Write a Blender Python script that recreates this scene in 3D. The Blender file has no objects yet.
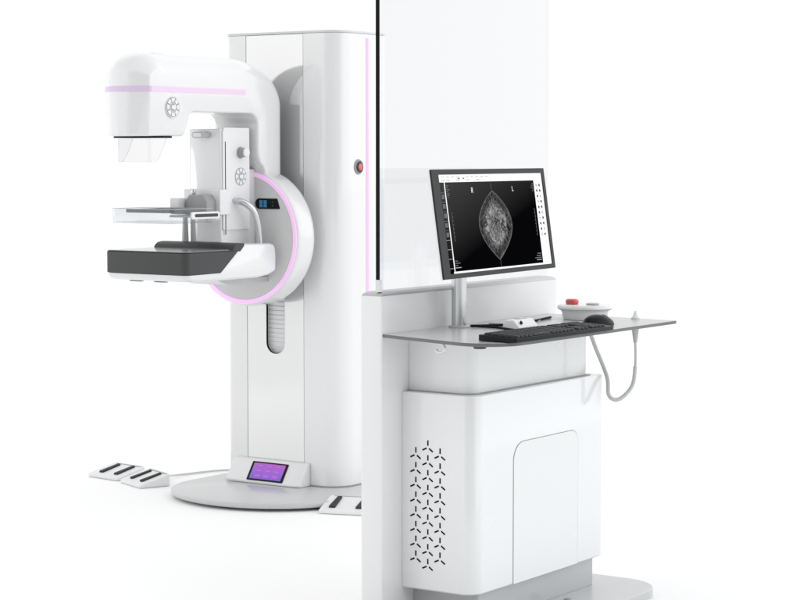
import bpy, bmesh, math, random
from mathutils import Vector, Matrix
from mathutils.geometry import tessellate_polygon
R = math.radians
random.seed(4)
scn = bpy.context.scene
COL = scn.collection

# ---------------------------------------------------------------- camera
cam_d = bpy.data.cameras.new("camera"); cam = bpy.data.objects.new("camera", cam_d); COL.objects.link(cam)
cam.location = (0, 0, 1.46)
cam.rotation_euler = (R(90 - 4.019), 0, R(34.5))
cam_d.sensor_width = 36; cam_d.lens = 36 * 2064 / 800
cam_d.clip_end = 500; cam_d.clip_start = 0.1
scn.camera = cam

# ---------------------------------------------------------------- studio surround (procedural, by direction)
world = bpy.data.worlds.new("World"); scn.world = world; world.use_nodes = True
wt = world.node_tree; wt.nodes.clear()
def wn(t, **k):
    n = wt.nodes.new(t)
    for a, b in k.items(): setattr(n, a, b)
    return n
out = wn('ShaderNodeOutputWorld'); bg = wn('ShaderNodeBackground'); tc = wn('ShaderNodeTexCoord')
def band(direction, stops):
    """ramp over the cosine between the view direction and one studio direction"""
    dp = wn('ShaderNodeVectorMath', operation='DOT_PRODUCT'); dp.inputs[1].default_value = Vector(direction).normalized()
    wt.links.new(tc.outputs['Generated'], dp.inputs[0])
    mr = wn('ShaderNodeMapRange'); mr.inputs[1].default_value = -1; mr.inputs[2].default_value = 1
    wt.links.new(dp.outputs['Value'], mr.inputs[0])
    rp = wn('ShaderNodeValToRGB'); wt.links.new(mr.outputs[0], rp.inputs[0])
    e = rp.color_ramp.elements
    while len(e) > 1: e.remove(e[0])
    for i, (p, c) in enumerate(stops):
        s = e[0] if i == 0 else e.new((p + 1) / 2)
        if i == 0: s.position = (p + 1) / 2
        s.color = (c[0], c[1], c[2], 1)
    return rp.outputs['Color']
W = lambda v, b=0.0: (v * (1 - b), v, v * (1 + b))
# unseen surround graded to shape the light: dark behind camera, dim overhead, whiter right
b1 = band((0.60, -0.80, 0.05), [(-1, W(1)), (0.70, W(1)), (0.86, W(0.30)), (1, W(0.16))])
b2 = band((0, 0, 1), [(-1, W(1)), (0.45, W(1.0)), (0.85, W(0.66)), (1, W(0.58))])
b3 = band((1, 0.25, 0), [(-1, W(.80)), (-.3, W(.86)), (0.15, W(1.0)), (0.75, W(1.08, 0.012)), (1, W(1.10, 0.018))])
b4 = band((-0.566, 0.824, 0), [(-1, W(1)), (0.74, W(1)), (0.93, W(0.745)), (1, W(0.735))])
m1 = wn('ShaderNodeMix', data_type='RGBA', blend_type='MULTIPLY'); m1.inputs[0].default_value = 1
m2 = wn('ShaderNodeMix', data_type='RGBA', blend_type='MULTIPLY'); m2.inputs[0].default_value = 1
wt.links.new(b1, m1.inputs[6]); wt.links.new(b2, m1.inputs[7])
wt.links.new(m1.outputs[2], m2.inputs[6]); wt.links.new(b3, m2.inputs[7])
m3 = wn('ShaderNodeMix', data_type='RGBA', blend_type='MULTIPLY'); m3.inputs[0].default_value = 1
wt.links.new(m2.outputs[2], m3.inputs[6]); wt.links.new(b4, m3.inputs[7]); wt.links.new(m3.outputs[2], bg.inputs['Color']); bg.inputs['Strength'].default_value = 1.64
wt.links.new(bg.outputs[0], out.inputs[0])

# ---------------------------------------------------------------- lamps
def area(name, loc, target, size, power, color=(1, 1, 1)):
    l = bpy.data.lights.new(name, 'AREA'); l.shape = 'DISK'; l.size = size; l.energy = power; l.color = color
    o = bpy.data.objects.new(name, l); COL.objects.link(o); o.location = loc
    o.rotation_euler = (Vector(target) - Vector(loc)).to_track_quat('-Z', 'Y').to_euler()
    return o
area('added_key', (-8.6, 4.2, 1.15), (-5.4, 7.0, 1.3), 0.7, 6)  # unseen lamp added to throw the arm's shadow onto the column
scn.view_settings.view_transform = 'Standard'; scn.view_settings.look = 'None'
scn.view_settings.exposure = 0.0; scn.view_settings.gamma = 1.0

# ---------------------------------------------------------------- materials
def mat(name, color, rough=0.4, metal=0.0, coat=0.0, spec=0.5, emit=None, estr=1.0, vary=0.0, vscale=4.0, bump=0.0, bscale=300, alpha=None):
    m = bpy.data.materials.new(name); m.use_nodes = True
    nt = m.node_tree; p = nt.nodes['Principled BSDF']
    p.inputs['Base Color'].default_value = (*color, 1)
    p.inputs['Roughness'].default_value = rough; p.inputs['Metallic'].default_value = metal
    p.inputs['Coat Weight'].default_value = coat; p.inputs['Coat Roughness'].default_value = 0.06; p.inputs['Coat IOR'].default_value = 1.75
    p.inputs['Specular IOR Level'].default_value = spec
    t = nt.nodes.new('ShaderNodeTexCoord')
    if vary:
        n = nt.nodes.new('ShaderNodeTexNoise'); n.inputs['Scale'].default_value = vscale; n.inputs['Detail'].default_value = 5
        nt.links.new(t.outputs['Object'], n.inputs['Vector'])
        r = nt.nodes.new('ShaderNodeMapRange'); r.inputs[3].default_value = max(0.02, rough - vary); r.inputs[4].default_value = rough + vary
        nt.links.new(n.outputs['Fac'], r.inputs[0]); nt.links.new(r.outputs[0], p.inputs['Roughness'])
    if bump:
        n = nt.nodes.new('ShaderNodeTexNoise'); n.inputs['Scale'].default_value = bscale
        nt.links.new(t.outputs['Object'], n.inputs['Vector'])
        b = nt.nodes.new('ShaderNodeBump'); b.inputs['Strength'].default_value = bump; b.inputs['Distance'].default_value = 0.001
        nt.links.new(n.outputs['Fac'], b.inputs['Height']); nt.links.new(b.outputs[0], p.inputs['Normal'])
    if emit:
        p.inputs['Emission Color'].default_value = (*emit, 1); p.inputs['Emission Strength'].default_value = estr
    return m
def clear(name, tint, gloss=0.06, rough=0.02):
    m = bpy.data.materials.new(name); m.use_nodes = True; nt = m.node_tree; nt.nodes.clear()
    o = nt.nodes.new('ShaderNodeOutputMaterial'); mx = nt.nodes.new('ShaderNodeMixShader')
    tr = nt.nodes.new('ShaderNodeBsdfTransparent'); gl = nt.nodes.new('ShaderNodeBsdfGlossy'); fr = nt.nodes.new('ShaderNodeLayerWeight'); pw = nt.nodes.new('ShaderNodeMath'); pw.operation = 'POWER'; pw.inputs[1].default_value = 4; ml = nt.nodes.new('ShaderNodeMath'); ml.operation = 'MULTIPLY_ADD'; ml.inputs[1].default_value = .8; ml.inputs[2].default_value = gloss
    tr.inputs[0].default_value = (*tint, 1); gl.inputs['Roughness'].default_value = rough; 
    nt.links.new(fr.outputs['Facing'], pw.inputs[0]); nt.links.new(pw.outputs[0], ml.inputs[0])
    nt.links.new(ml.outputs[0], mx.inputs[0]); nt.links.new(tr.outputs[0], mx.inputs[1]); nt.links.new(gl.outputs[0], mx.inputs[2])
    nt.links.new(mx.outputs[0], o.inputs[0]); return m
M = {
 'enamel': mat('white_enamel', (.745, .75, .755), .26, coat=.7, vary=.04),
 'enamel2': mat('white_enamel_column', (.79, .792, .795), .20, coat=.9, vary=.02),
 'panel': mat('gloss_front_panel', (.77, .77, .77), .07, metal=.60, coat=.4),
 'white': mat('white_plastic', (.78, .785, .79), .38, vary=.05),
 'cabw': mat('workstation_paint', (.78, .793, .802), .26, coat=.6, vary=.04),
 'wallw': mat('screen_wall_paint', (.79, .795, .80), .30, coat=.3, vary=.04),
 'disc': mat('disc_satin', (.60, .60, .60), .42),
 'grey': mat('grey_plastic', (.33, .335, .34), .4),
 'lgrey': mat('light_grey_trim', (.46, .47, .48), .3, coat=.3),
 'frame': mat('paddle_frame_grey', (.13, .132, .135), .4),
 'trim': mat('cap_trim', (.60, .61, .62), .2, coat=.6),
 'linepink': mat('column_pink_line', (.72, .46, .72), .4, spec=.2, emit=(1.0, .50, .95), estr=.18),
 'dgrey': mat('dark_grey_plastic', (.055, .056, .058), .45, spec=.25, bump=.15),
 'groove': mat('shadow_gap', (.30, .30, .31), .6),
 'black': mat('black_rubber', (.006, .006, .007), .5, spec=.1),
 'carbon': mat('carbon_cover', (.052, .053, .054), .42, spec=.3, bump=.1),
 'carbontop': mat('carbon_top', (.34, .345, .35), .2, coat=.5),
 'basep': mat('base_plate_paint', (.52, .53, .535), .26, coat=.15, vary=.03),
 'desk': mat('desk_laminate', (.50, .505, .50), .30, coat=.15, vary=.04),
 'edge': mat('laminate_core', (.13, .13, .135), .4),
 'metal': mat('brushed_steel', (.62, .63, .64), .25, metal=.9, vary=.05),
 'pink': mat('pink_light_strip', (.76, .54, .76), .35, spec=.2, emit=(.95, .52, .95), estr=.32),
 'palepink': mat('pale_pink_strip', (.74, .60, .73), .4, spec=.2, emit=(1.0, .60, .95), estr=.10),
 'headpink': mat('lilac_strip', (.62, .50, .66), .3, emit=(.9, .60, 1.0), estr=.06),
 'red': mat('red_button', (.62, .05, .06), .3, coat=.5),
 'display': mat('black_display_glass', (.006, .007, .008), .25, spec=.15),
 'blue': mat('blue_digits', (.02, .1, .2), .3, emit=(.02, .17, .34), estr=.42),
 'glass': clear('clear_lead_glass', (.925, .932, .940), .02),
 'acryl': clear('clear_acrylic', (.95, .955, .96), .03),
 'shield': clear('clear_face_shield', (.95, .95, .955), .03),
 'cable': mat('white_cable', (.60, .60, .60), .4),
 'gcable': mat('grey_coil_cord', (.56, .57, .57), .4),
 'pad': mat('pedal_rubber', (.035, .036, .038), .6, spec=.2, bump=.4),
 'key': mat('keyboard_key', (.030, .031, .034), .5, spec=.2),
 'kbody': mat('keyboard_body', (.007, .008, .009), .42, spec=.18),
 'bezel': mat('monitor_bezel', (.020, .0205, .022), .45, spec=.2, bump=.1),
 'ui': mat('screen_white', (.1, .1, .1), .3, emit=(1, 1, 1), estr=.84),
 'uig': mat('screen_grey', (.1, .1, .1), .3, emit=(.32, .33, .34), estr=.9),
 'uid': mat('screen_dim', (.02, .02, .02), .3, emit=(.055, .055, .06), estr=.9),
 'scr': mat('screen_black', (.002, .002, .0025), .4, spec=0.0),
 'floor': mat('studio_floor', (.95, .95, .95), .6),
}
def touch_mat():
    m = mat('touchscreen', (.02, .02, .03), .15, coat=.6); nt = m.node_tree; p = nt.nodes['Principled BSDF']
    t = nt.nodes.new('ShaderNodeTexCoord'); s = nt.nodes.new('ShaderNodeSeparateXYZ'); nt.links.new(t.outputs['Generated'], s.inputs[0])
    r = nt.nodes.new('ShaderNodeValToRGB'); e = r.color_ramp.elements
    e[0].position = .05; e[0].color = (.10, .03, .52, 1); e[1].position = .95; e[1].color = (.42, .035, .36, 1)
    x = e.new(.5); x.color = (.24, .045, .58, 1)
    nt.links.new(s.outputs['Z'], r.inputs[0]); nt.links.new(r.outputs[0], p.inputs['Emission Color']); p.inputs['Emission Strength'].default_value = .95
    return m
M['touch'] = touch_mat()
M['tile'] = mat('touch_tile', (.1, .02, .1), .3, emit=(.29, .075, .58), estr=.9)
M['glyph'] = mat('touch_glyph', (.1, .02, .1), .3, emit=(.42, .15, .62), estr=.9)
def scan_mat():
    """the radiograph shown on the monitor: tissue texture made from noise"""
    m = mat('radiograph', (.003, .003, .003),   .4, spec=0.0); nt = m.node_tree; p = nt.nodes['Principled BSDF']; L = nt.links.new
    t = nt.nodes.new('ShaderNodeTexCoord')
    n1 = nt.nodes.new('ShaderNodeTexNoise'); n1.inputs['Scale'].default_value = 42; n1.inputs['Detail'].default_value = 9; n1.inputs['Roughness'].default_value = .72; n1.inputs['Distortion'].default_value = 1.6
    v = nt.nodes.new('ShaderNodeTexVoronoi'); v.feature = 'DISTANCE_TO_EDGE'; v.inputs['Scale'].default_value = 75
    L(t.outputs['Object'], n1.inputs['Vector']); L(t.outputs['Object'], v.inputs['Vector'])
    # lens distance: UV.x carries the distance from the outline (0) to the middle (1)
    s = nt.nodes.new('ShaderNodeSeparateXYZ'); L(t.outputs['UV'], s.inputs[0])
    env = nt.nodes.new('ShaderNodeValToRGB'); e = env.color_ramp.elements
    e[0].position = 0; e[0].color = (.55,) * 3 + (1,); e[1].position = 1; e[1].color = (.55,) * 3 + (1,)
    for pos, c in ((.05, .25), (.16, .22), (.30, .6), (.45, 1.25), (.62, .85), (.8, .65)): x = e.new(pos); x.color = (c, c, c, 1)
    L(s.outputs['X'], env.inputs[0])
    r = nt.nodes.new('ShaderNodeMapRange'); r.inputs[1].default_value = .40; r.inputs[2].default_value = .68; r.inputs[3].default_value = .03; r.inputs[4].default_value = .55
    L(n1.outputs['Fac'], r.inputs[0])
    r2 = nt.nodes.new('ShaderNodeMapRange'); r2.inputs[1].default_value = 0; r2.inputs[2].default_value = .12; r2.inputs[3].default_value = 1.35; r2.inputs[4].default_value = .8
    L(v.outputs['Distance'], r2.inputs[0])
    a = nt.nodes.new('ShaderNodeMath'); a.operation = 'MULTIPLY'; L(r.outputs[0], a.inputs[0]); L(env.outputs[0], a.inputs[1])
    b = nt.nodes.new('ShaderNodeMath'); b.operation = 'MULTIPLY'; L(a.outputs[0], b.inputs[0]); L(r2.outputs[0], b.inputs[1])
    L(b.outputs[0], p.inputs['Emission Strength']); p.inputs['Emission Color'].default_value = (1, 1, 1, 1)
    return m
M['scan'] = scan_mat()
def screen_mat():
    """black picture area whose emission lifts to dark grey in one corner"""
    m = mat('screen_picture', (.002, .002, .0025), .4, spec=0.0); nt = m.node_tree; p = nt.nodes['Principled BSDF']
    t = nt.nodes.new('ShaderNodeTexCoord'); dt = nt.nodes.new('ShaderNodeVectorMath'); dt.operation = 'DOT_PRODUCT'; dt.inputs[1].default_value = (0, -.75, 1.0)
    r = nt.nodes.new('ShaderNodeMapRange'); r.inputs[1].default_value = 0; r.inputs[2].default_value = 1.0; r.inputs[3].default_value = 0; r.inputs[4].default_value = .055
    nt.links.new(t.outputs['Generated'], dt.inputs[0]); nt.links.new(dt.outputs['Value'], r.inputs[0]); nt.links.new(r.outputs[0], p.inputs['Emission Strength'])
    p.inputs['Emission Color'].default_value = (1, 1, 1, 1); return m
M['scr'] = screen_mat()

# ---------------------------------------------------------------- builders
WL = {}      # where each parent stands, in the frame its children are written in
def thing(name, label, cat, loc=(0, 0, 0), rotz=0, group=None, local=False):
    o = bpy.data.objects.new(name, None); COL.objects.link(o); o.empty_display_size = .1
    o.location = loc; o.rotation_euler = (0, 0, rotz); o['label'] = label; o['category'] = cat
    if group: o['group'] = group
    WL[o] = Vector((0, 0, 0)) if local else Vector(loc)
    return o
def tag(o, label, cat, group=None):
    o['label'] = label; o['category'] = cat
    if group: o['group'] = group

def round_poly(pts, rad, seg=8):
    """round the corners of a 2-D polygon; rad is one radius or one per corner"""
    n = len(pts); rr = rad if isinstance(rad, (list, tuple)) else [rad] * n; res = []
    for i in range(n):
        p = Vector(pts[i]); a = Vector(pts[i - 1]) - p; b = Vector(pts[(i + 1) % n]) - p; r = rr[i]
        if r <= 0: res.append(tuple(p)); continue
        la, lb = a.length, b.length; a.normalize(); b.normalize()
        ang = a.angle(b); t = min(r / math.tan(ang / 2), la * .499, lb * .499); r2 = t * math.tan(ang / 2)
        c = p + (a + b).normalized() * (r2 / math.sin(ang / 2))
        s = p + a * t - c; e = p + b * t - c; a0 = math.atan2(s.y, s.x); a1 = math.atan2(e.y, e.x); d = a1 - a0
        while d > math.pi: d -= 2 * math.pi
        while d < -math.pi: d += 2 * math.pi
        for k in range(seg + 1):
            th = a0 + d * k / seg; res.append((c.x + r2 * math.cos(th), c.y + r2 * math.sin(th)))
    return res
def rrect(x0, x1, y0, y1, r, seg=6): return round_poly([(x0, y0), (x1, y0), (x1, y1), (x0, y1)], r, seg)

class B:
    def __init__(s): s.v = []; s.f = []; s.m = []; s.uv = {}
    def add(s, vs, fs, m=0):
        k = len(s.v); s.v += [Vector(q) for q in vs]
        for f in fs: s.f.append([i + k for i in f]); s.m.append(m)
        return k
    def box(s, x0, x1, y0, y1, z0, z1, m=0):
        s.add([(x0, y0, z0), (x1, y0, z0), (x1, y1, z0), (x0, y1, z0), (x0, y0, z1), (x1, y0, z1), (x1, y1, z1), (x0, y1, z1)],
              [(0, 3, 2, 1), (4, 5, 6, 7), (0, 1, 5, 4), (1, 2, 6, 5), (2, 3, 7, 6), (3, 0, 4, 7)], m); return s
    def prism(s, poly, axis, a0, a1, m=0, holes=(), mside=None, caps=(1, 1)):
        def P(p, a):
            return {'z': (p[0], p[1], a), 'x': (a, p[0], p[1]), 'y': (p[0], a, p[1])}[axis]
        loops = [list(poly)] + [list(h) for h in holes]
        base = len(s.v); flat = [p for l in loops for p in l]; n = len(flat)
        s.v += [Vector(P(p, a0)) for p in flat] + [Vector(P(p, a1)) for p in flat]
        k = 0
        for l in loops:
            for i in range(len(l)):
                j = (i + 1) % len(l); s.f.append([base + k + i, base + k + j, base + n + k + j, base + n + k + i]); s.m.append(m if mside is None else mside)
            k += len(l)
        if holes:
            for t in tessellate_polygon([[Vector((p[0], p[1], 0)) for p in l] for l in loops]):
                s.f.append([base + i for i in t]); s.m.append(m); s.f.append([base + n + i for i in reversed(t)]); s.m.append(m)
        else:
            if caps[0]: s.f.append([base + i for i in range(n)]); s.m.append(m)
            if caps[1]: s.f.append([base + n + i for i in reversed(range(n))]); s.m.append(m)
        return s
    def loft(s, rings, m=0, cap=True, close=True):
        n = len(rings[0]); base = len(s.v)
        for r in rings: s.v += [Vector(p) for p in r]
        for i in range(len(rings) - 1):
            for j in range(n if close else n - 1):
                q = (j + 1) % n; a = base + i * n; s.f.append([a + j, a + q, a + n + q, a + n + j]); s.m.append(m)
        if cap:
            s.f.append([base + i for i in reversed(range(n))]); s.m.append(m)
            s.f.append([base + (len(rings) - 1) * n + i for i in range(n)]); s.m.append(m)
        return s
    def cyl(s, c0, c1, r0, r1=None, seg=24, m=0, rings=None):
        """round bar from c0 to c1; rings = list of (t, radius) gives it a turned profile"""
        c0 = Vector(c0); c1 = Vector(c1); d = (c1 - c0); q = d.normalized().to_track_quat('Z', 'Y')
        prof = rings or [(0, r0), (1, r1 if r1 is not None else r0)]
        s.loft([[c0 + d * t + q @ Vector((r * math.cos(2 * math.pi * k / seg), r * math.sin(2 * math.pi * k / seg), 0)) for k in range(seg)] for t, r in prof], m); return s
    def tube(s, pts, r, seg=10, m=0, smooth=True):
        P = [Vector(p) for p in pts]
        if smooth:
            q = []
            for i in range(len(P) - 1):
                a = P[max(i - 1, 0)]; b = P[i]; c = P[i + 1]; d = P[min(i + 2, len(P) - 1)]
                for k in range(8):
                    t = k / 8; q.append(.5 * ((2 * b) + (c - a) * t + (2 * a - 5 * b + 4 * c - d) * t * t + (3 * b - a - 3 * c + d) * t ** 3))
            q.append(P[-1]); P = q
        nrm = None; rings = []
        for i, p in enumerate(P):
            tg = (P[min(i + 1, len(P) - 1)] - P[max(i - 1, 0)]).normalized()
            if nrm is None: nrm = tg.orthogonal().normalized()
            nrm = (nrm - tg * nrm.dot(tg)).normalized(); bi = tg.cross(nrm)
            rr = r(i / (len(P) - 1)) if callable(r) else r
            rings.append([p + nrm * rr * math.cos(2 * math.pi * k / seg) + bi * rr * math.sin(2 * math.pi * k / seg) for k in range(seg)])
        s.loft(rings, m); return s
    def revy(s, prof, cx, cz, seg=96, m=0):
        """turned solid about an axis along Y; prof = list of (radius, y)"""
        s.loft([[(cx + r * math.cos(2 * math.pi * k / seg), y, cz + r * math.sin(2 * math.pi * k / seg)) for k in range(seg)] for r, y in prof], m); return s
    def build(s, name, mats, parent=None, bevel=0.0, seg=3, sharp=35, xf=None):
        if isinstance(mats, str): mats = [mats]
        vs = s.v if xf is None else [xf(v) for v in s.v]
        lo = Vector([min(v[i] for v in vs) for i in range(3)]); hi = Vector([max(v[i] for v in vs) for i in range(3)])
        c = (lo + hi) / 2; c.z = lo.z
        me = bpy.data.meshes.new(name); me.from_pydata([v - c for v in vs], [], s.f)
        for k in mats: me.materials.append(M[k])
        for p, mi in zip(me.polygons, s.m): p.material_index = mi
        bm = bmesh.new(); bm.from_mesh(me); bmesh.ops.recalc_face_normals(bm, faces=bm.faces); bm.to_mesh(me); bm.free()
        me.shade_smooth(); me.set_sharp_from_angle(angle=R(sharp)); me.update()
        o = bpy.data.objects.new(name, me); COL.objects.link(o)
        if parent: o.parent = parent; o.location = c - WL[parent]
        else: o.location = c
        WL[o] = c
        if bevel:
            b = o.modifiers.new('bevel', 'BEVEL'); b.width = bevel; b.segments = seg; b.limit_method = 'ANGLE'; b.angle_limit = R(40); b.harden_normals = True
        return o

# ================================================================ SETTING
fl = B(); fl.add([(-60, -30, 0), (60, -30, 0), (60, 90, 0), (-60, 90, 0)], [(0, 1, 2, 3)])
o = fl.build('floor', 'floor'); o['kind'] = 'structure'

# ================================================================ MAMMOGRAPHY UNIT
CX = -5.53
gan = thing('mammography_unit', 'tall white breast imaging machine with curved arm and pink ring light', 'medical machine', (-5.45, 7.2, 0))
# --- base plate
def ellipse_front(cx, cy, rx, ry, yb):
    p = [(cx + rx * math.cos(t), cy + ry * math.sin(t)) for t in [math.pi + math.pi * k / 48 for k in range(49)]]
    return p + [(cx + rx, yb - .1), (cx + rx - .1, yb), (cx - rx + .1, yb), (cx - rx, yb - .1)]
B().loft([[(x, y, z) for x, y in ellipse_front(-5.43, 6.885, .43 - a, .36 - a, 7.55 - a)] for z, a in ((0.0005, .07), (.012, .012), (.015, .003), (.019, 0), (.029, 0), (.033, .002), (.035, .007))]).build('base_plate', 'basep', gan, sharp=50)
# --- column
FY = 7.056; BY = 7.43
def groove_front(x0, x1, y0, y1, rr):
    body = round_poly([(x0, y1), (x0, y0), (x1, y0), (x1, y1)], rr, 12)
    return body
col_out = round_poly([(-5.780, BY), (-5.780, FY), (-5.165, FY), (-5.165, BY)], [.05, .035, .11, .05], 14)
# the channel for the front panel is cut into the outline
iz = [i for i in range(len(col_out)) if abs(col_out[i][1] - FY) < 1e-6]
i0 = iz[0]
chan = [(-5.663, FY), (-5.663, FY + .03), (-5.350, FY + .03), (-5.350, FY)]
ix = max(i for i in iz if col_out[i][0] < -5.6)
col_poly = col_out[:ix + 1] + chan + col_out[ix + 1:]
col = B().prism(col_poly, 'z', .036, 1.976).build('column', 'enamel2', gan, sharp=30)
cap_poly = round_poly([(-5.782, BY + .002), (-5.782, FY - .002), (-5.163, FY - .002), (-5.163, BY + .002)], [.05, .036, .112, .05], 14)
B().prism(cap_poly, 'z', 1.9765, 1.988).build('top_cap', 'trim', col, bevel=.004)
B().prism(round_poly([(-5.784, BY + .004), (-5.784, FY - .004), (-5.161, FY - .004), (-5.161, BY + .004)], [.05, .038, .113, .05], 14), 'z', .0355, .041).build('base_trim', 'grey', col)
slot = rrect(-5.557, -5.455, .598, 1.30, .048, 10)
B().prism([(-5.6605, .037), (-5.3525, .037), (-5.3525, 1.975), (-5.6605, 1.975)], 'y', FY + .001, FY + .022, holes=[slot]).build('front_panel', 'panel', col)
B().box(-5.66, -5.353, FY + .0278, FY + .0295, .05, 1.95).build('slot_backing', 'white', col)
B().prism(rrect(-5.5572, -5.4548, .5978, 1.3002, .0482, 10), 'y', FY + .0025, FY + .0135, holes=[rrect(-5.5560, -5.4560, .599, 1.299, .047, 10)]).build('slot_seal', 'black', col)
bel = B()
for k in range(36):
    z = .590 + k * .0195
    x0_ = -5.562; x1_ = -5.450
    bel.add([(x0_, FY + .0275, z), (x1_, FY + .0275, z), (x1_, FY + .0235, z + .0175), (x0_, FY + .0235, z + .0175), (x0_, FY + .0275, z + .0195), (x1_, FY + .0275, z + .0195)],
            [(0, 1, 2, 3), (3, 2, 5, 4), (0, 3, 4), (1, 5, 2)])
bel.build('slot_bellows', 'white', col)
B().box(-5.166, -5.1635, 7.2565, 7.2745, .05, 1.96).build('light_strip', 'linepink', col)
st = B().cyl((-5.1655, 7.200, 1.409), (-5.158, 7.200, 1.409), .030, seg=32, rings=[(0, .033), (.5, .032), (1, .028)]).build('emergency_button', 'grey', gan)
B().cyl((-5.158, 7.200, 1.409), (-5.1565, 7.200, 1.409), .0245, seg=28).build('button_collar', 'dgrey', st)
B().cyl((-5.1565, 7.200, 1.409), (-5.1515, 7.200, 1.409), .018, seg=28, rings=[(0, .013), (.4, .0155), (.85, .0150), (1, .011)]).build('red_button', 'red', st)
# --- rotating disc
CZ = 1.110
hub = B().revy([(.20, 6.99), (.20, 7.055)], CX, CZ, 64).build('disc_hub', 'grey', gan)
disc = B().revy([(.255, 6.871), (.286, 6.872), (.291, 6.876), (.294, 6.885), (.295, 6.90), (.295, 6.965), (.292, 6.982), (.284, 6.99)], CX, CZ).build('rotation_disc', 'enamel', gan)
B().revy([(.2645, 6.8705), (.2645, 6.868), (.263, 6.867)], CX, CZ).build('disc_face', 'disc', disc)
ringp = [(.2655, 6.8705), (.2655, 6.868), (.267, 6.8665), (.283, 6.8665), (.2845, 6.868), (.2845, 6.8715)]
B().loft([[(CX + r * math.cos(2 * math.pi * k / 128), y, CZ + r * math.sin(2 * math.pi * k / 128)) for k in range(128)] for r, y in ringp], cap=False).build('ring_light', 'pink', disc)
dp = round_poly([(-5.462, 1.233), (-5.330, 1.233), (-5.345, 1.277), (-5.462, 1.277)], [.021, .004, .004, .021], 8)
dsp = B().prism(dp, 'y', 6.8645, 6.8668).build('display', 'display', disc)
# blue two-digit read-out and two dim status dots
for ax in (-5.430, -5.408):
    B().prism([(ax - .009, 1.2395), (ax + .008, 1.2395), (ax + .008, 1.252), (ax + .0035, 1.254), (ax + .008, 1.256), (ax + .008, 1.2695), (ax - .009, 1.2695), (ax - .009, 1.256), (ax - .0045, 1.254), (ax - .009, 1.252)], 'y', 6.8636, 6.8643).build('readout_digit', 'blue', disc)
for az in (1.262, 1.247): B().box(-5.372, -5.366, 6.8638, 6.8643, az - .002, az + .002).build('status_dot', 'uid', disc)

# --- C-arm, lofted across its width
HW = .1185
def side_profile():
    P = []   # (y, z, kind)
    def arc(cy, cz, ry, rz, a0, a1, n, k):
        for i in range(n + 1):
            a = R(a0 + (a1 - a0) * i / n); P.append((cy + ry * math.cos(a), cz + rz * math.sin(a), k))
    P.append((6.150, 1.5345, 'f')); P.append((6.144, 1.541, 'f'))
    for z in (1.58, 1.62, 1.66, 1.70, 1.74, 1.77): P.append((6.144, z, 'f'))
    arc(6.234, 1.775, .09, .090, 180, 90, 16, 't')
    for y in (6.32, 6.42, 6.52, 6.62): P.append((y, 1.8635, 't'))
    arc(6.69, 1.6635, .32, .20, 90, 0, 22, 't')
    for z in (1.56, 1.48, 1.40, 1.30): P.append((7.01, z, 't'))
    P.append((7.00, 1.27, 'b')); P.append((6.90, 1.27, 'b')); P.append((6.874, 1.32, 'i')); P.append((6.872, 1.395, 'i')); P.append((6.858, 1.412, 'i')); P.append((6.840, 1.430, 'i')); P.append((6.828, 1.452, 'i')); P.append((6.824, 1.48, 'i')); P.append((6.824, 1.52, 'i'))
    arc(6.774, 1.585, .05, .047, 0, 90, 8, 'i')
    P.append((6.44, 1.632, 'i')); arc(6.41, 1.607, .028, .025, 90, 180, 6, 'i')
    P.append((6.366, 1.565, 'i')); arc(6.340, 1.5545, .022, .020, 0, -90, 6, 'i')
    P.append((6.25, 1.5345, 'i'))
    return P
PR = side_profile()
def poly_normals(P):
    n = len(P); out_ = []
    for i in range(n):
        a = Vector(P[i - 1][:2]); b = Vector(P[(i + 1) % n][:2]); d = (b - a).normalized(); out_.append(Vector((-d.y, d.x)))
    return out_      # path runs clockwise seen from +X: this normal points outwards
NR = poly_normals(PR)
def arm_slice(u):
    ring = []
    for (y, z, k), n in zip(PR, NR):
        a = abs(u) * HW
        rt = .100 if y < 6.62 else .100 - .045 * min(1, (y - 6.62) / .3)
        def rnd(r): e = max(0, a - (HW - r)); return r - math.sqrt(max(0, r * r - e * e))
        if k == 't': w_ = max(0, min(1, n.y)) if y < 6.4 else 1; ins = rnd(rt) * w_ + rnd(.006) * (1 - w_)
        elif k in 'ib': ins = rnd(.010)
        else: ins = rnd(.006)
        nn = n
        yy, zz = y - n.x * ins, z - n.y * ins
        # bowed front of the head
        fr = max(0, 1 - (y - 6.144) / .12)
        yy -= .055 * (1 - u * u) * fr
        # keep the front-top roll monotone
        t = max(0, min(1, (1.72 - z) / .19)) * max(0, min(1, (6.42 - y) / .1))
        ring.append((CX + u * HW * (1 - .085 * t), yy, zz))
    return ring
us = [math.sin(R(a)) for a in range(-90, 91, 5)]
arm = B().loft([arm_slice(u) for u in us])
nk = len(PR)
for fi, f in enumerate(arm.f):                     # back of the arm coloured grey, standing in for shade the panel reflects
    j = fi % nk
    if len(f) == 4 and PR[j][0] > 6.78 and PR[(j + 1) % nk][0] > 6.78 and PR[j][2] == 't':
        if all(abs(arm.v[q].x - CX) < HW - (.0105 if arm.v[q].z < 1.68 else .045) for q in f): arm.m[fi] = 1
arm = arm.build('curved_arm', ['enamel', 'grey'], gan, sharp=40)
# light strips on the arm and round its head
sp = [(6.150 + k * .62 / 40) for k in range(41)]
B().box(CX + HW - .0005, CX + HW + .0012, 6.150, 6.74, 1.709, 1.730).build('light_strip', 'palepink', arm)
hs = B(); rings = []
for u in us:
    x = CX + u * HW; y = 6.144 - .055 * (1 - u * u)
    if abs(u) == 1: y += .006
    rings.append([(x, y + .002, 1.709), (x, y - .0015, 1.709), (x, y - .0015, 1.730), (x, y + .002, 1.730)])
hs.loft(rings); hs.build('head_light_strip', 'headpink', arm)
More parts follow.
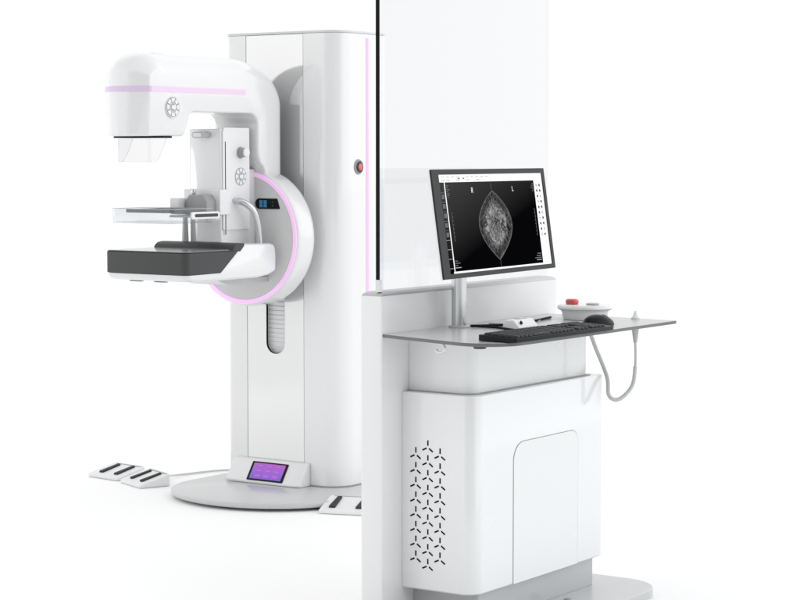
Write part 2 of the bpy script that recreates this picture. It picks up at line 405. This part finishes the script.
# round membrane keypads: eight wedge keys round a centre key
def keypad(x, cy, cz, r, parent):
    b = B(); b.cyl((x, cy, cz), (x + .0015, cy, cz), r, seg=48, m=0)
    b.cyl((x + .0015, cy, cz), (x + .0022, cy, cz), r * .93, seg=48, m=1)
    for k in range(8):
        a0 = R(22.5 + k * 45 + 5); a1 = R(22.5 + k * 45 + 40)
        pts = [(cy + rr * math.cos(a), cz + rr * math.sin(a)) for rr, al in ((r * .86, [a0 + (a1 - a0) * i / 5 for i in range(6)]), (r * .50, [a1 - (a1 - a0) * i / 5 for i in range(6)])) for a in al]
        b.prism(pts, 'x', x + .002, x + .0036, m=0)
    cpts = [(cy + r * .36 * math.cos(R(a)), cz + r * .36 * math.sin(R(a))) for a in range(50, 311, 13)] + [(cy + r * .22 * math.cos(R(a)), cz + r * .22 * math.sin(R(a))) for a in range(310, 49, -13)]
    b.cyl((x + .002, cy, cz), (x + .0028, cy, cz), r * .42, seg=24, m=0)
    b.prism(cpts, 'x', x + .0028, x + .0036, m=1)
    return b.build('keypad', ['white', 'grey'], parent)
keypad(CX + HW - .001, 6.279, 1.650, .043, arm)
vg = B()
vg.box(CX - .016, CX + .028, 6.27, 6.33, 1.850, 1.8675)
vg.build('service_cover', 'enamel', arm, bevel=.003)
B().prism(rrect(-5.622, -5.424, 6.150, 6.300, .02), 'z', 1.5275, 1.5342).build('collimator_plate', 'black', gan)
sh = B()
path = round_poly([(-5.615, 6.27), (-5.620, 6.172), (-5.440, 6.172), (-5.437, 6.27)], [0, .02, .02, 0], 8)
path = [(-5.615, 6.27 - k * .0085) for k in range(1, 9)][:0] + [(-5.6155 - k * .0005, 6.27 - k * .009) for k in range(8)] + path[1:-1] + [(-5.4398 + k * .0004, 6.207 + k * .009) for k in range(8)]
for q in (1.433,):
    inner = [(x * .985 + CX * .015, y + .003) for x, y in path]
    pl = path + inner[::-1]
    # cut away towards the back along a curve
    lowz = [q + (1.53 - q) * min(1, max(0, (y - 6.205) / .065)) ** 1.6 for x, y in pl]
    n = len(pl); sh.v = [Vector((x, y, z)) for (x, y), z in zip(pl, lowz)] + [Vector((x, y, 1.5262)) for x, y in pl]
    for i in range(n):
        j = (i + 1) % n; sh.f.append([i, j, n + j, n + i]); sh.m.append(0)
fs = sh.build('face_shield', 'shield', gan)
ed_ = [(x, y, q + (1.53 - q) * min(1, max(0, (y - 6.205) / .065)) ** 1.6) for x, y in path]
B().tube(ed_, .0007, 6, smooth=False).build('shield_edge', 'white', fs)

# --- compression column in front of the disc
cc = B().prism(rrect(-5.6185, -5.4495, 6.62, 6.806, .008, 4), 'z', .98, 1.568).build('compression_column', 'enamel', gan, bevel=.004)
B().box(-5.60, -5.468, 6.8062, 6.868, 1.0, 1.40).build('column_spine', 'enamel', cc)
ck = B().prism(round_poly([(6.629, 1.15), (6.803, 1.15), (6.803, 1.573), (6.629, 1.573)], [.004, .004, .006, .018], 6), 'x', -5.4485, -5.4425).build('control_plate', 'white', cc, bevel=.001, seg=2)
B().box(-5.4427, -5.4415, 6.641, 6.6455, 1.13, 1.515).build('guide_slot', 'dgrey', cc)
kn = B().cyl((-5.4425, 6.742, 1.470), (-5.412, 6.742, 1.470), .020, seg=32, rings=[(0, .024), (.12, .024), (.13, .020), (1, .0195)]).build('knob', 'grey', gan)
B().cyl((-5.412, 6.742, 1.470), (-5.4045, 6.742, 1.470), .019, seg=32, rings=[(0, .0195), (.6, .0195), (1, .016)]).build('knob_cap', 'white', kn)
keypad(-5.4427, 6.742, 1.370, .040, cc)
lh = B().prism(rrect(-5.575, -5.500, 1.530, 1.556, .0125), 'y', 6.585, 6.6195).build('lamp_housing', 'lgrey', gan, bevel=.003)
B().prism(rrect(-5.566, -5.520, 1.535, 1.551, .0075), 'y', 6.582, 6.5848).build('lamp_lens', 'white', lh)
# --- paddle holder
hd = B().box(-5.628, -5.433, 6.596, 6.664, 1.213, 1.318).build('paddle_holder', 'white', gan, bevel=.004)
B().prism(round_poly([(-5.565, 1.205), (-5.455, 1.205), (-5.455, 1.27), (-5.475, 1.297), (-5.550, 1.297), (-5.565, 1.27)], .012, 5), 'y', 6.535, 6.5955).build('clamp', 'grey', hd, bevel=.003)
B().prism(round_poly([(-5.622, 1.215), (-5.575, 1.215), (-5.575, 1.283), (-5.622, 1.283)], .008, 5), 'y', 6.50, 6.5955).build('clamp_block', 'white', hd, bevel=.003)
B().cyl((-5.545, 6.56, 1.297), (-5.545, 6.56, 1.318), .010, seg=20, rings=[(0, .008), (.5, .011), (1, .009)]).build('clamp_knob', 'metal', hd)
B().box(-5.600, -5.455, 6.47, 6.597, 1.204, 1.213).build('clamp_tongue', 'lgrey', hd, bevel=.002)
# --- compression paddle: open clear tray with a dark frame inside
pd = B()
ot = rrect(-5.694, -5.366, 6.216, 6.475, .02, 6); it = rrect(-5.690, -5.370, 6.220, 6.471, .017, 6)
pd.prism(ot, 'z', 1.187, 1.243, holes=[it]); pd.prism(it, 'z', 1.187, 1.191)
pad = pd.build('compression_paddle', 'acryl', gan)
rim = B().prism(rrect(-5.696, -5.364, 6.214, 6.477, .021, 6), 'z', 1.2435, 1.2455, holes=[it]).build('paddle_rim', 'lgrey', pad)
B().prism(rrect(-5.655, -5.395, 6.262, 6.470, .01, 6), 'z', 1.228, 1.242, holes=[rrect(-5.640, -5.410, 6.277, 6.458, .008, 6)]).build('paddle_frame', 'frame', pad)
B().prism(rrect(6.325, 6.500, 1.203, 1.232, .008), 'x', -5.3655, -5.355).build('paddle_clip', 'white', pad, bevel=.002)
B().prism(rrect(6.343, 6.488, 1.211, 1.224, .006), 'x', -5.3548, -5.3540).build('clip_slot', 'dgrey', pad)
B().box(-5.390, -5.374, 6.445, 6.53, 1.192, 1.212).build('paddle_arm', 'lgrey', pad, bevel=.003)
B().cyl((-5.625, 6.600, 1.09), (-5.625, 6.600, 1.212), .015, .010, seg=20).build('support_post', 'lgrey', gan)
# --- grab handles
for s in (1, -1):
    hp = [(s * .083, 6.70, 1.270), (s * .125, 6.715, 1.262), (s * .150, 6.745, 1.232), (s * .155, 6.770, 1.180), (s * .152, 6.785, 1.120), (s * .150, 6.79, 1.080)]
    B().tube([(CX + a, b, c) for a, b, c in hp], .0145, 16).build('grab_handle', 'metal', gan)
# --- image detector table
hb = B()
DX0, DX1 = -5.745, -5.315
low = [(6.243, .982), (6.245, .968), (6.262, .956), (6.30, .951), (6.70, .951), (6.775, .958), (6.812, .968), (6.826, .982), (6.828, 1.03), (6.824, 1.075), (6.812, 1.090), (6.79, 1.094), (6.590, 1.094), (6.448, .9835)]
rings = []
for x, ins in [(DX0, .018), (DX0 + .004, .008), (DX0 + .015, .002), (DX0 + .03, 0), (DX1 - .03, 0), (DX1 - .015, .002), (DX1 - .004, .008), (DX1, .018)]:
    cyy, czz = 6.53, 1.02
    rings.append([(x, y + (ins if y < 6.3 else -ins if y > 6.75 else 0), z + (ins * .8 if z < .975 else -ins * .5 if z > 1.06 and y > 6.6 else 0)) for y, z in low])
hb.loft(rings)
det = hb.build('detector_table', 'enamel', gan, sharp=50)
cov = B()
# dark cover: plan outline with rounded front corners, slanted back
def cover_ring(z):
    yb = 6.452 + (z - .984) / (1.086 - .984) * .136
    return [(x, y, z) for x, y in round_poly([(DX0 - .003, yb), (DX0 - .003, 6.236), (DX1 + .003, 6.236), (DX1 + .003, yb)], [0, .03, .03, 0], 10)]
cov.loft([cover_ring(z) for z in (.984, 1.070)]); 
B.loft(cov, [[(x, y, z) for x, y in round_poly([(DX0 - .001, 6.560), (DX0 - .001, 6.238), (DX1 + .001, 6.238), (DX1 + .001, 6.560)], [0, .03, .03, 0], 10)] for z in (1.0705, 1.0735)], 0)
cv = cov.build('carbon_cover', 'carbon', det, bevel=.002, seg=2)
B().prism(rrect(DX0 + .004, DX1 - .004, 6.243, 6.530, .024, 8), 'z', 1.0738, 1.0755).build('patient_support_top', 'carbontop', det)
rg = B().loft([[(x, y, z) for y, z in [(6.530, 1.070), (6.540, 1.086), (6.556, 1.096), (6.580, 1.100), (6.606, 1.100), (6.606, 1.088), (6.58, 1.066)]] for x in (DX0 + .003, DX0 + .02, DX1 - .01, DX1 + .002)]).build('support_ridge', 'dgrey', det, bevel=.003)
for k in range(2): B().box(-5.66 + k * .13, -5.60 + k * .13, 6.29, 6.31, .9475, .9509).build('table_foot', 'grey', det)
B().prism([(6.52, .949), (6.60, .925), (6.868, .925), (6.868, .949)], 'x', -5.60, -5.395).build('table_bracket', 'lgrey', gan, bevel=.003)
# --- tilted touch console at the foot of the column
con_x0, con_x1 = -5.722, -5.318
prof = [(6.972, .036), (6.970, .044), (7.028, .128), (7.038, .134), (7.0545, .134), (7.0545, .036)]
con = B().loft([[(x, y + d, z) for (y, z), d in zip(prof, [e * 1, e * 1, e, 0, 0, 0])] for x, e in ((con_x0, .004), (con_x0 + .006, 0), (con_x1 - .05, 0), (con_x1 - .018, .003), (con_x1, .012))]).build('touch_console', 'white', gan, bevel=.003)
nv = Vector((0, -(.128 - .044), (7.028 - 6.970))).normalized(); uv = Vector((0, 7.028 - 6.970, .128 - .044)).normalized()
def con_xf(v, c=Vector((-5.507, 6.999, .086))): return c + Vector((1, 0, 0)) * v.x + uv * v.y + nv * v.z
B().prism(rrect(-.098, .098, -.045, .045, .003), 'z', .0004, .003).build('screen_bezel', 'display', con, xf=con_xf)
B().box(-.086, .086, -.038, .038, .0031, .0036).build('touchscreen', 'touch', con, xf=con_xf)
tl = B()
for i in range(3):
    for j in range(3):
        x = -.062 + i * .048; y = -.022 + j * .024
        tl.prism(rrect(x - .004, x + .034, y - .009, y + .009, .002, 3), 'z', .0037, .0040, m=0)
        tl.box(x + .003, x + .028, y - .002, y + .003, .0041, .0043, 1)
tl.build('touch_tiles', ['tile', 'glyph'], con, xf=con_xf)

# ================================================================ FOOT PEDALS
def pedal(loc, yaw, label, w=.245, d=.235, hb_=.055, sp_=.235):
    t = thing('foot_pedal', label, 'foot pedal', loc, yaw, 'foot pedals on the floor', local=True)
    out_ = rrect(-w / 2, w / 2, -d / 2, d / 2, .015, 5)
    hz = lambda y: .014 + (hb_ - .014) * (y + d / 2) / d
    b = B(); rings = [[(x * .985, y * .985, .002) for x, y in out_], [(x, y, .006) for x, y in out_], [(x, y, hz(y) - .003) for x, y in out_], [(x * .985, y * .985, hz(y)) for x, y in out_]]
    b.loft(rings).build('housing', 'white', t)
    for s in (-1, 1):
        q = B(); xs = s * w * sp_
        pts = [(xs - .014, -.30 * d), (xs + .014, -.30 * d), (xs + .010, .36 * d), (xs - .010, .36 * d)]
        pr = round_poly(pts, .005, 3)
        q.loft([[(x, y, hz(y) - .001) for x, y in pr], [(x, y, hz(y) + .007) for x, y in pr]]).build('pedal_pad', 'pad', t, bevel=.002, seg=2)
    B().prism(rrect(-w / 2 + .02, w / 2 - .02, d / 2 - .014, d / 2 - .006, .003, 3), 'z', hb_ - .008, hb_ + .0005).build('back_rim', 'lgrey', t)
    return t
pedal((-6.333, 6.940, 0), R(-7), 'white two-bar foot pedal lying farthest left on the floor', w=.212, d=.168, hb_=.048)
pedal((-6.085, 6.853, 0), R(-23), 'white two-bar foot pedal overlapping the one beside it, its cable running to the column', w=.212, d=.150, hb_=.054)
pedal((-4.931, 6.804, 0), R(20), 'white foot pedal on the right of the base plate, half hidden by the screen wall', w=.21, d=.19, hb_=.048, sp_=.27)
cb = B().tube([(-6.035, 6.925, .035), (-6.09, 7.02, .016), (-6.10, 7.14, .007), (-6.05, 7.30, .007), (-5.96, 7.42, .007), (-5.84, 7.47, .012), (-5.77, 7.42, .030)], .0045, 8).build('pedal_cable', 'cable')
tag(cb, 'thin white cable on the floor running from the left pedals to the column', 'cable')

# ================================================================ OPERATOR WORKSTATION
XW = -3.565; WY0, WY1 = 5.088, 6.139
ws = thing('operator_workstation', 'white operator desk with cabinet, standing behind a clear shielding screen', 'workstation', (-3.45, 5.5, 0))
sh_w = B().prism(round_poly([(XW - .078, WY0), (XW, WY0), (XW, WY1), (XW - .078, WY1)], .006, 4), 'z', .0, 1.034).build('shield_wall', 'wallw', ws)
wc = B(); wc.loft([[(x, y, z) for x, y in rrect(XW - .078 + a, XW - a, WY0 + a * 2.5, WY1 - a * 2.5, .008, 5)] for z, a in ((1.0343, 0), (1.040, .002), (1.046, .009))]).build('wall_cap', 'lgrey', sh_w)
gl = B().box(-3.5915, -3.5795, 5.100, 6.100, 1.0462, 2.25).build('glass_screen', 'glass', ws)
B().box(-3.5920, -3.5790, 5.0975, 5.0997, 1.083, 2.25).build('edge_seal', 'black', gl)
B().box(-3.5925, -3.5785, 5.0965, 5.1115, 1.0462, 1.0825).build('glass_clamp', 'metal', gl)
# desk top
desk_poly = round_poly([(XW + .001, 5.094), (-3.085, 4.955), (-3.068, 6.066), (-3.36, 6.088), (XW + .001, 6.092)], [.006, .12, .008, .02, .006], 14)
dk = B().prism(desk_poly, 'z', .9090, .9195, m=0, mside=1).build('desk_top', ['desk', 'edge'], ws, bevel=.0012, seg=2)
# upper and lower cabinet bodies
B().prism(round_poly([(XW + .001, 5.235), (-3.334, 5.235), (-3.334, 5.938), (XW + .001, 5.938)], [0, .045, .006, 0], 14), 'z', .738, .9085).build('upper_housing', 'cabw', ws, sharp=30)
cab_out = round_poly([(XW + .001, 5.198), (-3.301, 5.198), (-3.301, 5.992), (XW + .001, 5.992)], [0, .050, .012, 0], 16)
cb2 = B(); rings = []
for z, a in ((.126, .010), (.1275, .004), (.132, 0), (.731, 0), (.7345, .0012), (.736, .004)):
    rings.append([(x - a if x > -3.5 else x, (y + a if y < 5.3 else y - a if y > 5.9 else y), z) for x, y in cab_out])
cb2.loft(rings)
cab = cb2.build('cabinet', 'cabw', ws, sharp=30)
B().prism(round_poly([(XW + .002, 5.222), (-3.322, 5.222), (-3.322, 5.95), (XW + .002, 5.95)], [0, .045, .006, 0], 12), 'z', .7362, .7378).build('cabinet_trim', 'grey', cab)
# door: proud panel with a shadow gap round it
dprof = [(5.421, .1285), (5.827, .1285), (5.827, .572), (5.421, .572)]
B().prism(round_poly(dprof, [0, 0, .045, .06], 10), 'x', -3.3016, -3.3003).build('door_gap', 'groove', cab)
dprof2 = [(5.4235, .1288), (5.8248, .1288), (5.8248, .5700), (5.4235, .5700)]
B().prism(round_poly(dprof2, [0, 0, .0435, .058], 10), 'x', -3.3014, -3.2992).build('door', 'cabw', cab, bevel=.0006, seg=2)
# tri-spoke ventilation slots
vs = B()
def spoke(cx, cz, ang, r0=.0052, r1=.0220, w=.0024):
    d = Vector((math.cos(R(ang)), math.sin(R(ang)))); n = Vector((-d.y, d.x)) * w
    p = [Vector((cx, cz)) + d * r0 - n, Vector((cx, cz)) + d * r1 - n, Vector((cx, cz)) + d * r1 + n, Vector((cx, cz)) + d * r0 + n]
    vs.prism([tuple(q) for q in p], 'y', 5.1972, 5.1985)
for x, z0, n in ((-3.5135, .5455, 8), (-3.4690, .570, 9), (-3.4245, .5485, 8)):
    for k in range(n):
        for a in (90, 205, -35): spoke(x, z0 - k * .04565, a)
vs.build('vent_slots', 'black', cab)
# plinth and base plate
B().prism(round_poly([(XW + .001, 5.26), (-3.326, 5.26), (-3.326, 5.975), (XW + .001, 5.975)], [0, .01, .004, 0], 8), 'z', .0305, .1255).build('plinth', 'lgrey', ws)
bp = round_poly([(-3.62, 4.98), (-3.125, 4.98), (-3.125, 6.135), (-3.62, 6.135)], [.03, .12, .15, .03], 14)
B().prism(bp, 'z', -.02, .030).build('base_plate', 'basep', ws, bevel=.004)
cs = B().cyl((-3.262, 5.70, .0305), (-3.262, 5.70, .040), .022, seg=24, rings=[(0, .016), (.5, .015), (1, .010)]).build('levelling_foot', 'grey', ws)
# small fittings under the desk edge
B().tube([(-3.327 + .016 * math.cos(R(a)), 5.05, .893 + .014 * math.sin(R(a))) for a in range(-160, 70, 20)], .004, 8).build('cable_hook', 'metal', ws)
B().cyl((-3.205, 5.075, .8965), (-3.205, 5.075, .907), .018, .022, seg=20).build('under_desk_stud', 'dgrey', ws)

# ================================================================ MONITOR
mon = thing('monitor', 'flat monitor with dark frame showing a grey scan, on a steel pole on the desk', 'monitor', (-3.508, 5.432, .9197))
po = B().cyl((-3.508, 5.432, .9215), (-3.508, 5.432, 1.20), .0235, seg=32).build('pole', 'metal', mon)
B().cyl((-3.508, 5.432, .9197), (-3.508, 5.432, .927), .033, seg=32, rings=[(0, .034), (.6, .034), (1, .030)]).build('pole_foot', 'lgrey', mon)
B().box(-3.530, -3.455, 5.41, 5.455, 1.17, 1.24).build('tilt_joint', 'dgrey', mon, bevel=.006)
yaw, tilt = .08697581, .14188711
mn = Vector((math.cos(yaw) * math.cos(tilt), math.sin(yaw) * math.cos(tilt), math.sin(tilt)))
mr_ = Vector((-math.sin(yaw), math.cos(yaw), 0)); mu = mn.cross(mr_); mc = Vector((-3.40, 5.469, 1.2538))
def mxf(v): return mc + mr_ * v.x + mu * v.y + mn * v.z
hw_, hh_ = .3844, .1643
B().prism(rrect(-hw_, hw_, -hh_, hh_, .004, 3), 'z', -.007, -.0004).build('rear_trim', 'white', mon, bevel=.001, xf=mxf)
B().prism(rrect(-hw_ + .03, hw_ - .03, -hh_ + .03, hh_ - .03, .01, 3), 'z', -.024, -.0072).build('back_shell', 'dgrey', mon, bevel=.004, xf=mxf)
B().box(-.10, .04, -.07, .07, -.045, -.0242).build('mounting_block', 'dgrey', mon, bevel=.004, xf=mxf)
SX0, SX1, SY0, SY1 = -.3415, .3665, -.1495, .1485
B().prism(rrect(-hw_, hw_, -hh_, hh_, .003, 3), 'z', 0, .006, holes=[[(SX0, SY0), (SX1, SY0), (SX1, SY1), (SX0, SY1)]]).build('bezel', 'bezel', mon, bevel=.0012, seg=2, xf=mxf)
scr = B().box(SX0, SX1, SY0, SY1, -.0004, .0016).build('screen', 'scr', mon, xf=mxf)
ui = B()
z0, z1 = .0018, .0022
def r_(x0, x1, y0, y1, m, k=0): ui.box(x0, x1, y0, y1, z0 + k * .0004, z1 + k * .0004, m)
r_(SX0, SX1, .1255, SY1, 0)                      # tool bar
r_(.3050, SX1, SY0, .1253, 0)                    # right tool column
r_(-.3075, -.3025, -.1435, .1253, 0)             # line beside the thumbnails
r_(SX0 + .03, .3048, SY0, -.1437, 0)             # bottom line
# toolbar marks
for k in range(9):
    x = SX0 + .02 + k * .032 + (0 if k < 4 else .03)
    r_(x, x + .020, .140, .1425, 1, 1); 
    if k in (0, 1, 3, 4, 6): r_(x, x + .022, .1305, .1332, 1, 1)
for k in (0, 1): r_(-.215 + k * .03, -.203 + k * .03, .1345, .1385, 2, 1)
r_(-.18, .30, .1375, .1379, 1, 1)
# right column of tool icons
for k in range(10):
    y = .108 - k * .0178
    for c in (0, 1):
        x = .316 + c * .022
        r_(x, x + .010, y - .002, y + .005, 3 if (k + c) % 3 else 1, 1)
        r_(x + .002, x + .014, y - .0045, y - .0030, 1, 1)
# left thumbnails
for k in range(9):
    y = .095 - k * .0285
    r_(-.336, -.3095, y - .0012, y, 1 if k > 4 else 2, 0)
    if k < 5:
        for j in range(3): r_(-.330 + j * .006, -.326 + j * .006, y - .020, y - .006, 2, 0)
# corner notes: short lines of text
random.seed(7)
for k in range(7): r_(-.297, -.297 + random.uniform(.008, .028), .1145 - k * .0060, .1160 - k * .0060, 2, 0)
for k in range(4): r_(-.297, -.297 + random.uniform(.015, .055), -.1335 + k * .0068, -.1315 + k * .0068, 1 if k == 0 else 2, 0)
for k in range(5): w = random.uniform(.008, .024); r_(.298 - w, .298, .1145 - k * .0060, .1160 - k * .0060, 2, 0)
for k in range(4): w = random.uniform(.015, .05); r_(.298 - w, .298, -.1335 + k * .0068, -.1315 + k * .0068, 1 if k == 0 else 2, 0)
# rulers
for x, s in ((-.282, 1), (.287, -1)):
    r_(x, x + .0012, -.052, .032, 2)
    for k in range(8): r_(min(x, x + s * .006), max(x, x + s * .006), -.052 + k * .012, -.0508 + k * .012, 2, 1)
r_(-.0030, -.0020, .0985, .121, 2); r_(.0020, .0030, -.141, -.1215, 2)
ui.build('screen_interface', ['ui', 'uig', 'uid', 'bezel'], mon, xf=mxf)
# marker letters as in the picture: R and L
def letter(strokes, cx, cy, s, name):
    b = B()
    for (x0, y0), (x1, y1) in strokes:
        a = Vector((x0, y0)) * s; c = Vector((x1, y1)) * s; d = (c - a).normalized(); n = Vector((-d.y, d.x)) * .0009; a = a - d * .0010; c = c + d * .0010
        b.prism([(cx + q.x, cy + q.y) for q in (a - n, c - n, c + n, a + n)], 'z', .0018, .0022)
    return b.build(name, 'ui', mon, xf=mxf)
letter([((0, 0), (0, 2)), ((0, 2), (.9, 2)), ((.9, 2), (1.1, 1.5)), ((1.1, 1.5), (.9, 1)), ((.9, 1), (0, 1)), ((.5, 1), (1.2, 0))], -.1350, .0925, .0070, 'marker_letter')
letter([((0, 0), (0, 2)), ((0, 0), (1, 0))], .1440, .0935, .0070, 'marker_letter')
# lens-shaped radiograph
def lens(t):    # half width at t from top (0) to bottom (1)
    return .112 * (math.sin(math.pi * t ** .95)) ** .92 if 0 < t < 1 else 0
lb = B(); NR_, NT = 10, 48
rings = []
for j in range(NR_ + 1):
    q = 1 - j / NR_
    ring = []
    for i in range(NT):
        a = 2 * math.pi * i / NT; cs_, sn = math.cos(a), math.sin(a)
        t = (1 - sn) / 2; x = math.copysign(lens(t), cs_) if abs(cs_) > 1e-6 else 0
        y = .0953 - .2152 * t
        ring.append((x * q + .0 * (1 - q), -.0123 + (y + .0123) * q, .0019))
    rings.append(ring)
lb.loft(rings, cap=False)
lo_ = lb.build('radiograph', 'scan', mon, xf=mxf)
uvl = lo_.data.uv_layers.new(name='UVMap')
for p in lo_.data.polygons:
    for li, vi in zip(p.loop_indices, p.vertices): uvl.data[li].uv = ((vi // NT) / NR_, 0)
ol = B()
pts = [Vector((math.copysign(lens((1 - math.sin(R(a))) / 2), math.cos(R(a))) if a % 180 != 90 else 0, .0953 - .2152 * (1 - math.sin(R(a))) / 2, .0022)) for a in range(0, 360, 5)]
ol.tube(pts + [pts[0]], .0011, 6, smooth=False)
ol.build('radiograph_outline', 'uid', mon, xf=mxf)

# ================================================================ THINGS ON THE DESK
DZ = .9197
kb = thing('keyboard', 'black keyboard lying along the front edge of the desk', 'keyboard', (-3.128, 5.335, DZ), R(88.5), local=True)
KW, KD = .560, .132
kp = rrect(-KW / 2, KW / 2, -KD / 2, KD / 2, .008, 4)
B().loft([[(x, y, .001) for x, y in kp], [(x, y, .014 + .04 * (y + KD / 2)) for x, y in kp]]).build('keyboard_body', 'kbody', kb, bevel=.002, seg=2)
cols_x = [i * .0215 - .252 for i in range(15)] + [.088 + i * .0215 for i in range(3)] + [.168 + i * .0215 for i in range(4)]
keyme = None
for r__ in range(5):
    y = -.048 + r__ * .0235
    for ci, x in enumerate(cols_x):
        if r__ == 0 and 3 < ci < 9: continue
        if 14 < ci < 18 and r__ == 2: continue
        if keyme is None:
            kq = B().loft([[(px, py, 0) for px, py in rrect(-.0095, .0095, -.0105, .0105, .002, 2)], [(px, py, .005) for px, py in rrect(-.008, .008, -.009, .009, .002, 2)]]).build('key', 'key', kb); keyme = kq
            k_ = kq
        else:
            k_ = bpy.data.objects.new('key', keyme.data); COL.objects.link(k_); k_.parent = kb
        k_.location = (x, y, .0145 + .04 * (y + KD / 2))
sb = bpy.data.objects.new('space_bar', keyme.data.copy()); COL.objects.link(sb); sb.parent = kb; sb.location = (-.252 + 6 * .0215, -.048, .0145 + .04 * (-.048 + KD / 2)); sb.scale = (5.4, 1, 1)

ms = thing('mouse', 'black computer mouse to the right of the keyboard', 'mouse', (-3.175, 5.725, DZ), R(78), local=True)
def mouse_ring(z, s, dx=0): return [(dx + .062 * s * math.cos(a) * (1 + .08 * math.cos(a)), .040 * s * math.sin(a), z) for a in [2 * math.pi * k / 40 for k in range(40)]]
mb = B(); rg_ = []
for i in range(13):
    a = R(i * 90 / 12); rg_.append([(x - (1 - math.cos(a)) * .0, y, .003 + .034 * math.sin(a) * (1 - .25 * max(0, x) / .06)) for x, y, z in mouse_ring(0, max(.02, math.cos(a) ** .8))])
mb.loft([mouse_ring(.001, .95)] + rg_); mb.build('mouse_shell', 'kbody', ms, sharp=60)
B().tube([(.048, 0, .025), (.036, 0, .030), (.024, 0, .033)], .003, 8).build('scroll_wheel', 'dgrey', ms)

cbx = thing('control_box', 'round white control box with red button at the back of the desk', 'control box', (-3.345, 5.945, DZ), 0, local=True)
cp = B()
def ell(rx, ry, z, cx=0, cy=0, tl=0): return [(cx + rx * math.cos(2 * math.pi * k / 64), cy + ry * math.sin(2 * math.pi * k / 64), z + tl * math.sin(2 * math.pi * k / 64)) for k in range(64)]
cp.loft([ell(.098, .098, .001), ell(.101, .101, .006), ell(.108, .108, .030), ell(.124, .124, .037)]); cp.build('box_base', 'white', cbx, sharp=50)
B().loft([ell(.124, .124, .0375), ell(.128, .128, .040), ell(.128, .128, .046), ell(.122, .122, .052), ell(.09, .09, .0545)]).build('box_top', 'enamel', cbx, sharp=50)
B().loft([ell(.028, .028, .0548, -.045, -.040), ell(.031, .031, .061, -.045, -.040), ell(.030, .030, .069, -.045, -.040), ell(.022, .022, .073, -.045, -.040)]).build('red_button', 'red', cbx, sharp=60)
B().loft([ell(.030, .030, .0548, .060, -.035), ell(.030, .030, .060, .060, -.035), ell(.025, .025, .062, .060, -.035)]).build('grey_button', 'lgrey', cbx, sharp=60)

hubt = thing('power_hub', 'small white hub block beside the keyboard on black cables', 'cable hub', (-3.325, 5.500, DZ), R(90), local=True)
B().loft([[(x, y, z) for y, z in [(-.045, .001), (-.045, .010), (-.015, .032), (.030, .032), (.042, .020), (.042, .001)]] for x in (-.085, .085)]).build('hub_body', 'white', hubt, bevel=.005)
B().cyl((-.05, -.034, .0215), (-.05, -.0375, .0255), .007, seg=16).build('hub_socket', 'black', hubt)
B().prism(rrect(-.02, .055, -.006, .022, .004), 'z', .0322, .0345).build('hub_lid', 'lgrey', hubt)
cbx.scale = (.72, .72, .92)
hubt.scale = (.68, .68, .95)
c1 = B().tube([(-3.480, 5.455, .924), (-3.42, 5.53, .924), (-3.405, 5.62, .924), (-3.42, 5.75, .924), (-3.45, 5.90, .924)], .0042, 8).build('black_cable', 'black')
tag(c1, 'black cable along the back of the desk from monitor pole to round box', 'cable')
c2 = B().tube([(-3.470, 5.470, .924), (-3.38, 5.45, .924), (-3.30, 5.41, .924), (-3.250, 5.40, .924), (-3.235, 5.42, .924)], .0038, 8).build('black_cable', 'black')
tag(c2, 'short black cable curving from the monitor pole to the keyboard', 'cable')
tr = B().prism(rrect(-3.50, -3.42, 5.59, 5.79, .006), 'z', .9199, .9245).build('cable_cover', 'lgrey')
tag(tr, 'flat grey cover strip lying on the desk behind the hub', 'cable cover')

# exposure hand switch hanging at the right end of the desk
ex = thing('exposure_switch', 'white hand switch hanging through the desk end on a coiled grey cord', 'hand switch', (-3.205, 6.035, .85))
B().cyl((-3.205, 6.035, .9198), (-3.205, 6.035, .948), .02, seg=24, rings=[(0, .014), (.2, .014), (.32, .010), (.8, .005), (1, .003)]).build('switch_tip', 'white', ex)
B().cyl((-3.205, 6.035, .9073), (-3.205, 6.035, .842), .016, seg=24, rings=[(0, .012), (.35, .012), (.7, .009), (1, .006)]).build('switch_handle', 'lgrey', ex)
def coil(pts, Rc, r, turns):
    b = B(); b.tube(pts, lambda t: Rc * (1 + .05 * math.sin(t * turns * 2 * math.pi)), 12)
    return b
B().tube([(-3.205, 6.035, .843), (-3.205, 6.038, .80), (-3.205, 6.036, .752)], .0045, 8).build('cord', 'gcable', ex)
coil([(-3.205, 6.036, .762), (-3.210, 6.030, .705), (-3.225, 6.000, .668), (-3.245, 5.975, .655), (-3.265, 5.965, .672), (-3.280, 5.985, .718), (-3.305, 6.000, .76), (-3.325, 5.985, .82), (-3.34, 5.965, .88), (-3.35, 5.955, .905)], .0068, .002, 34).build('coiled_cord', 'gcable', ex)
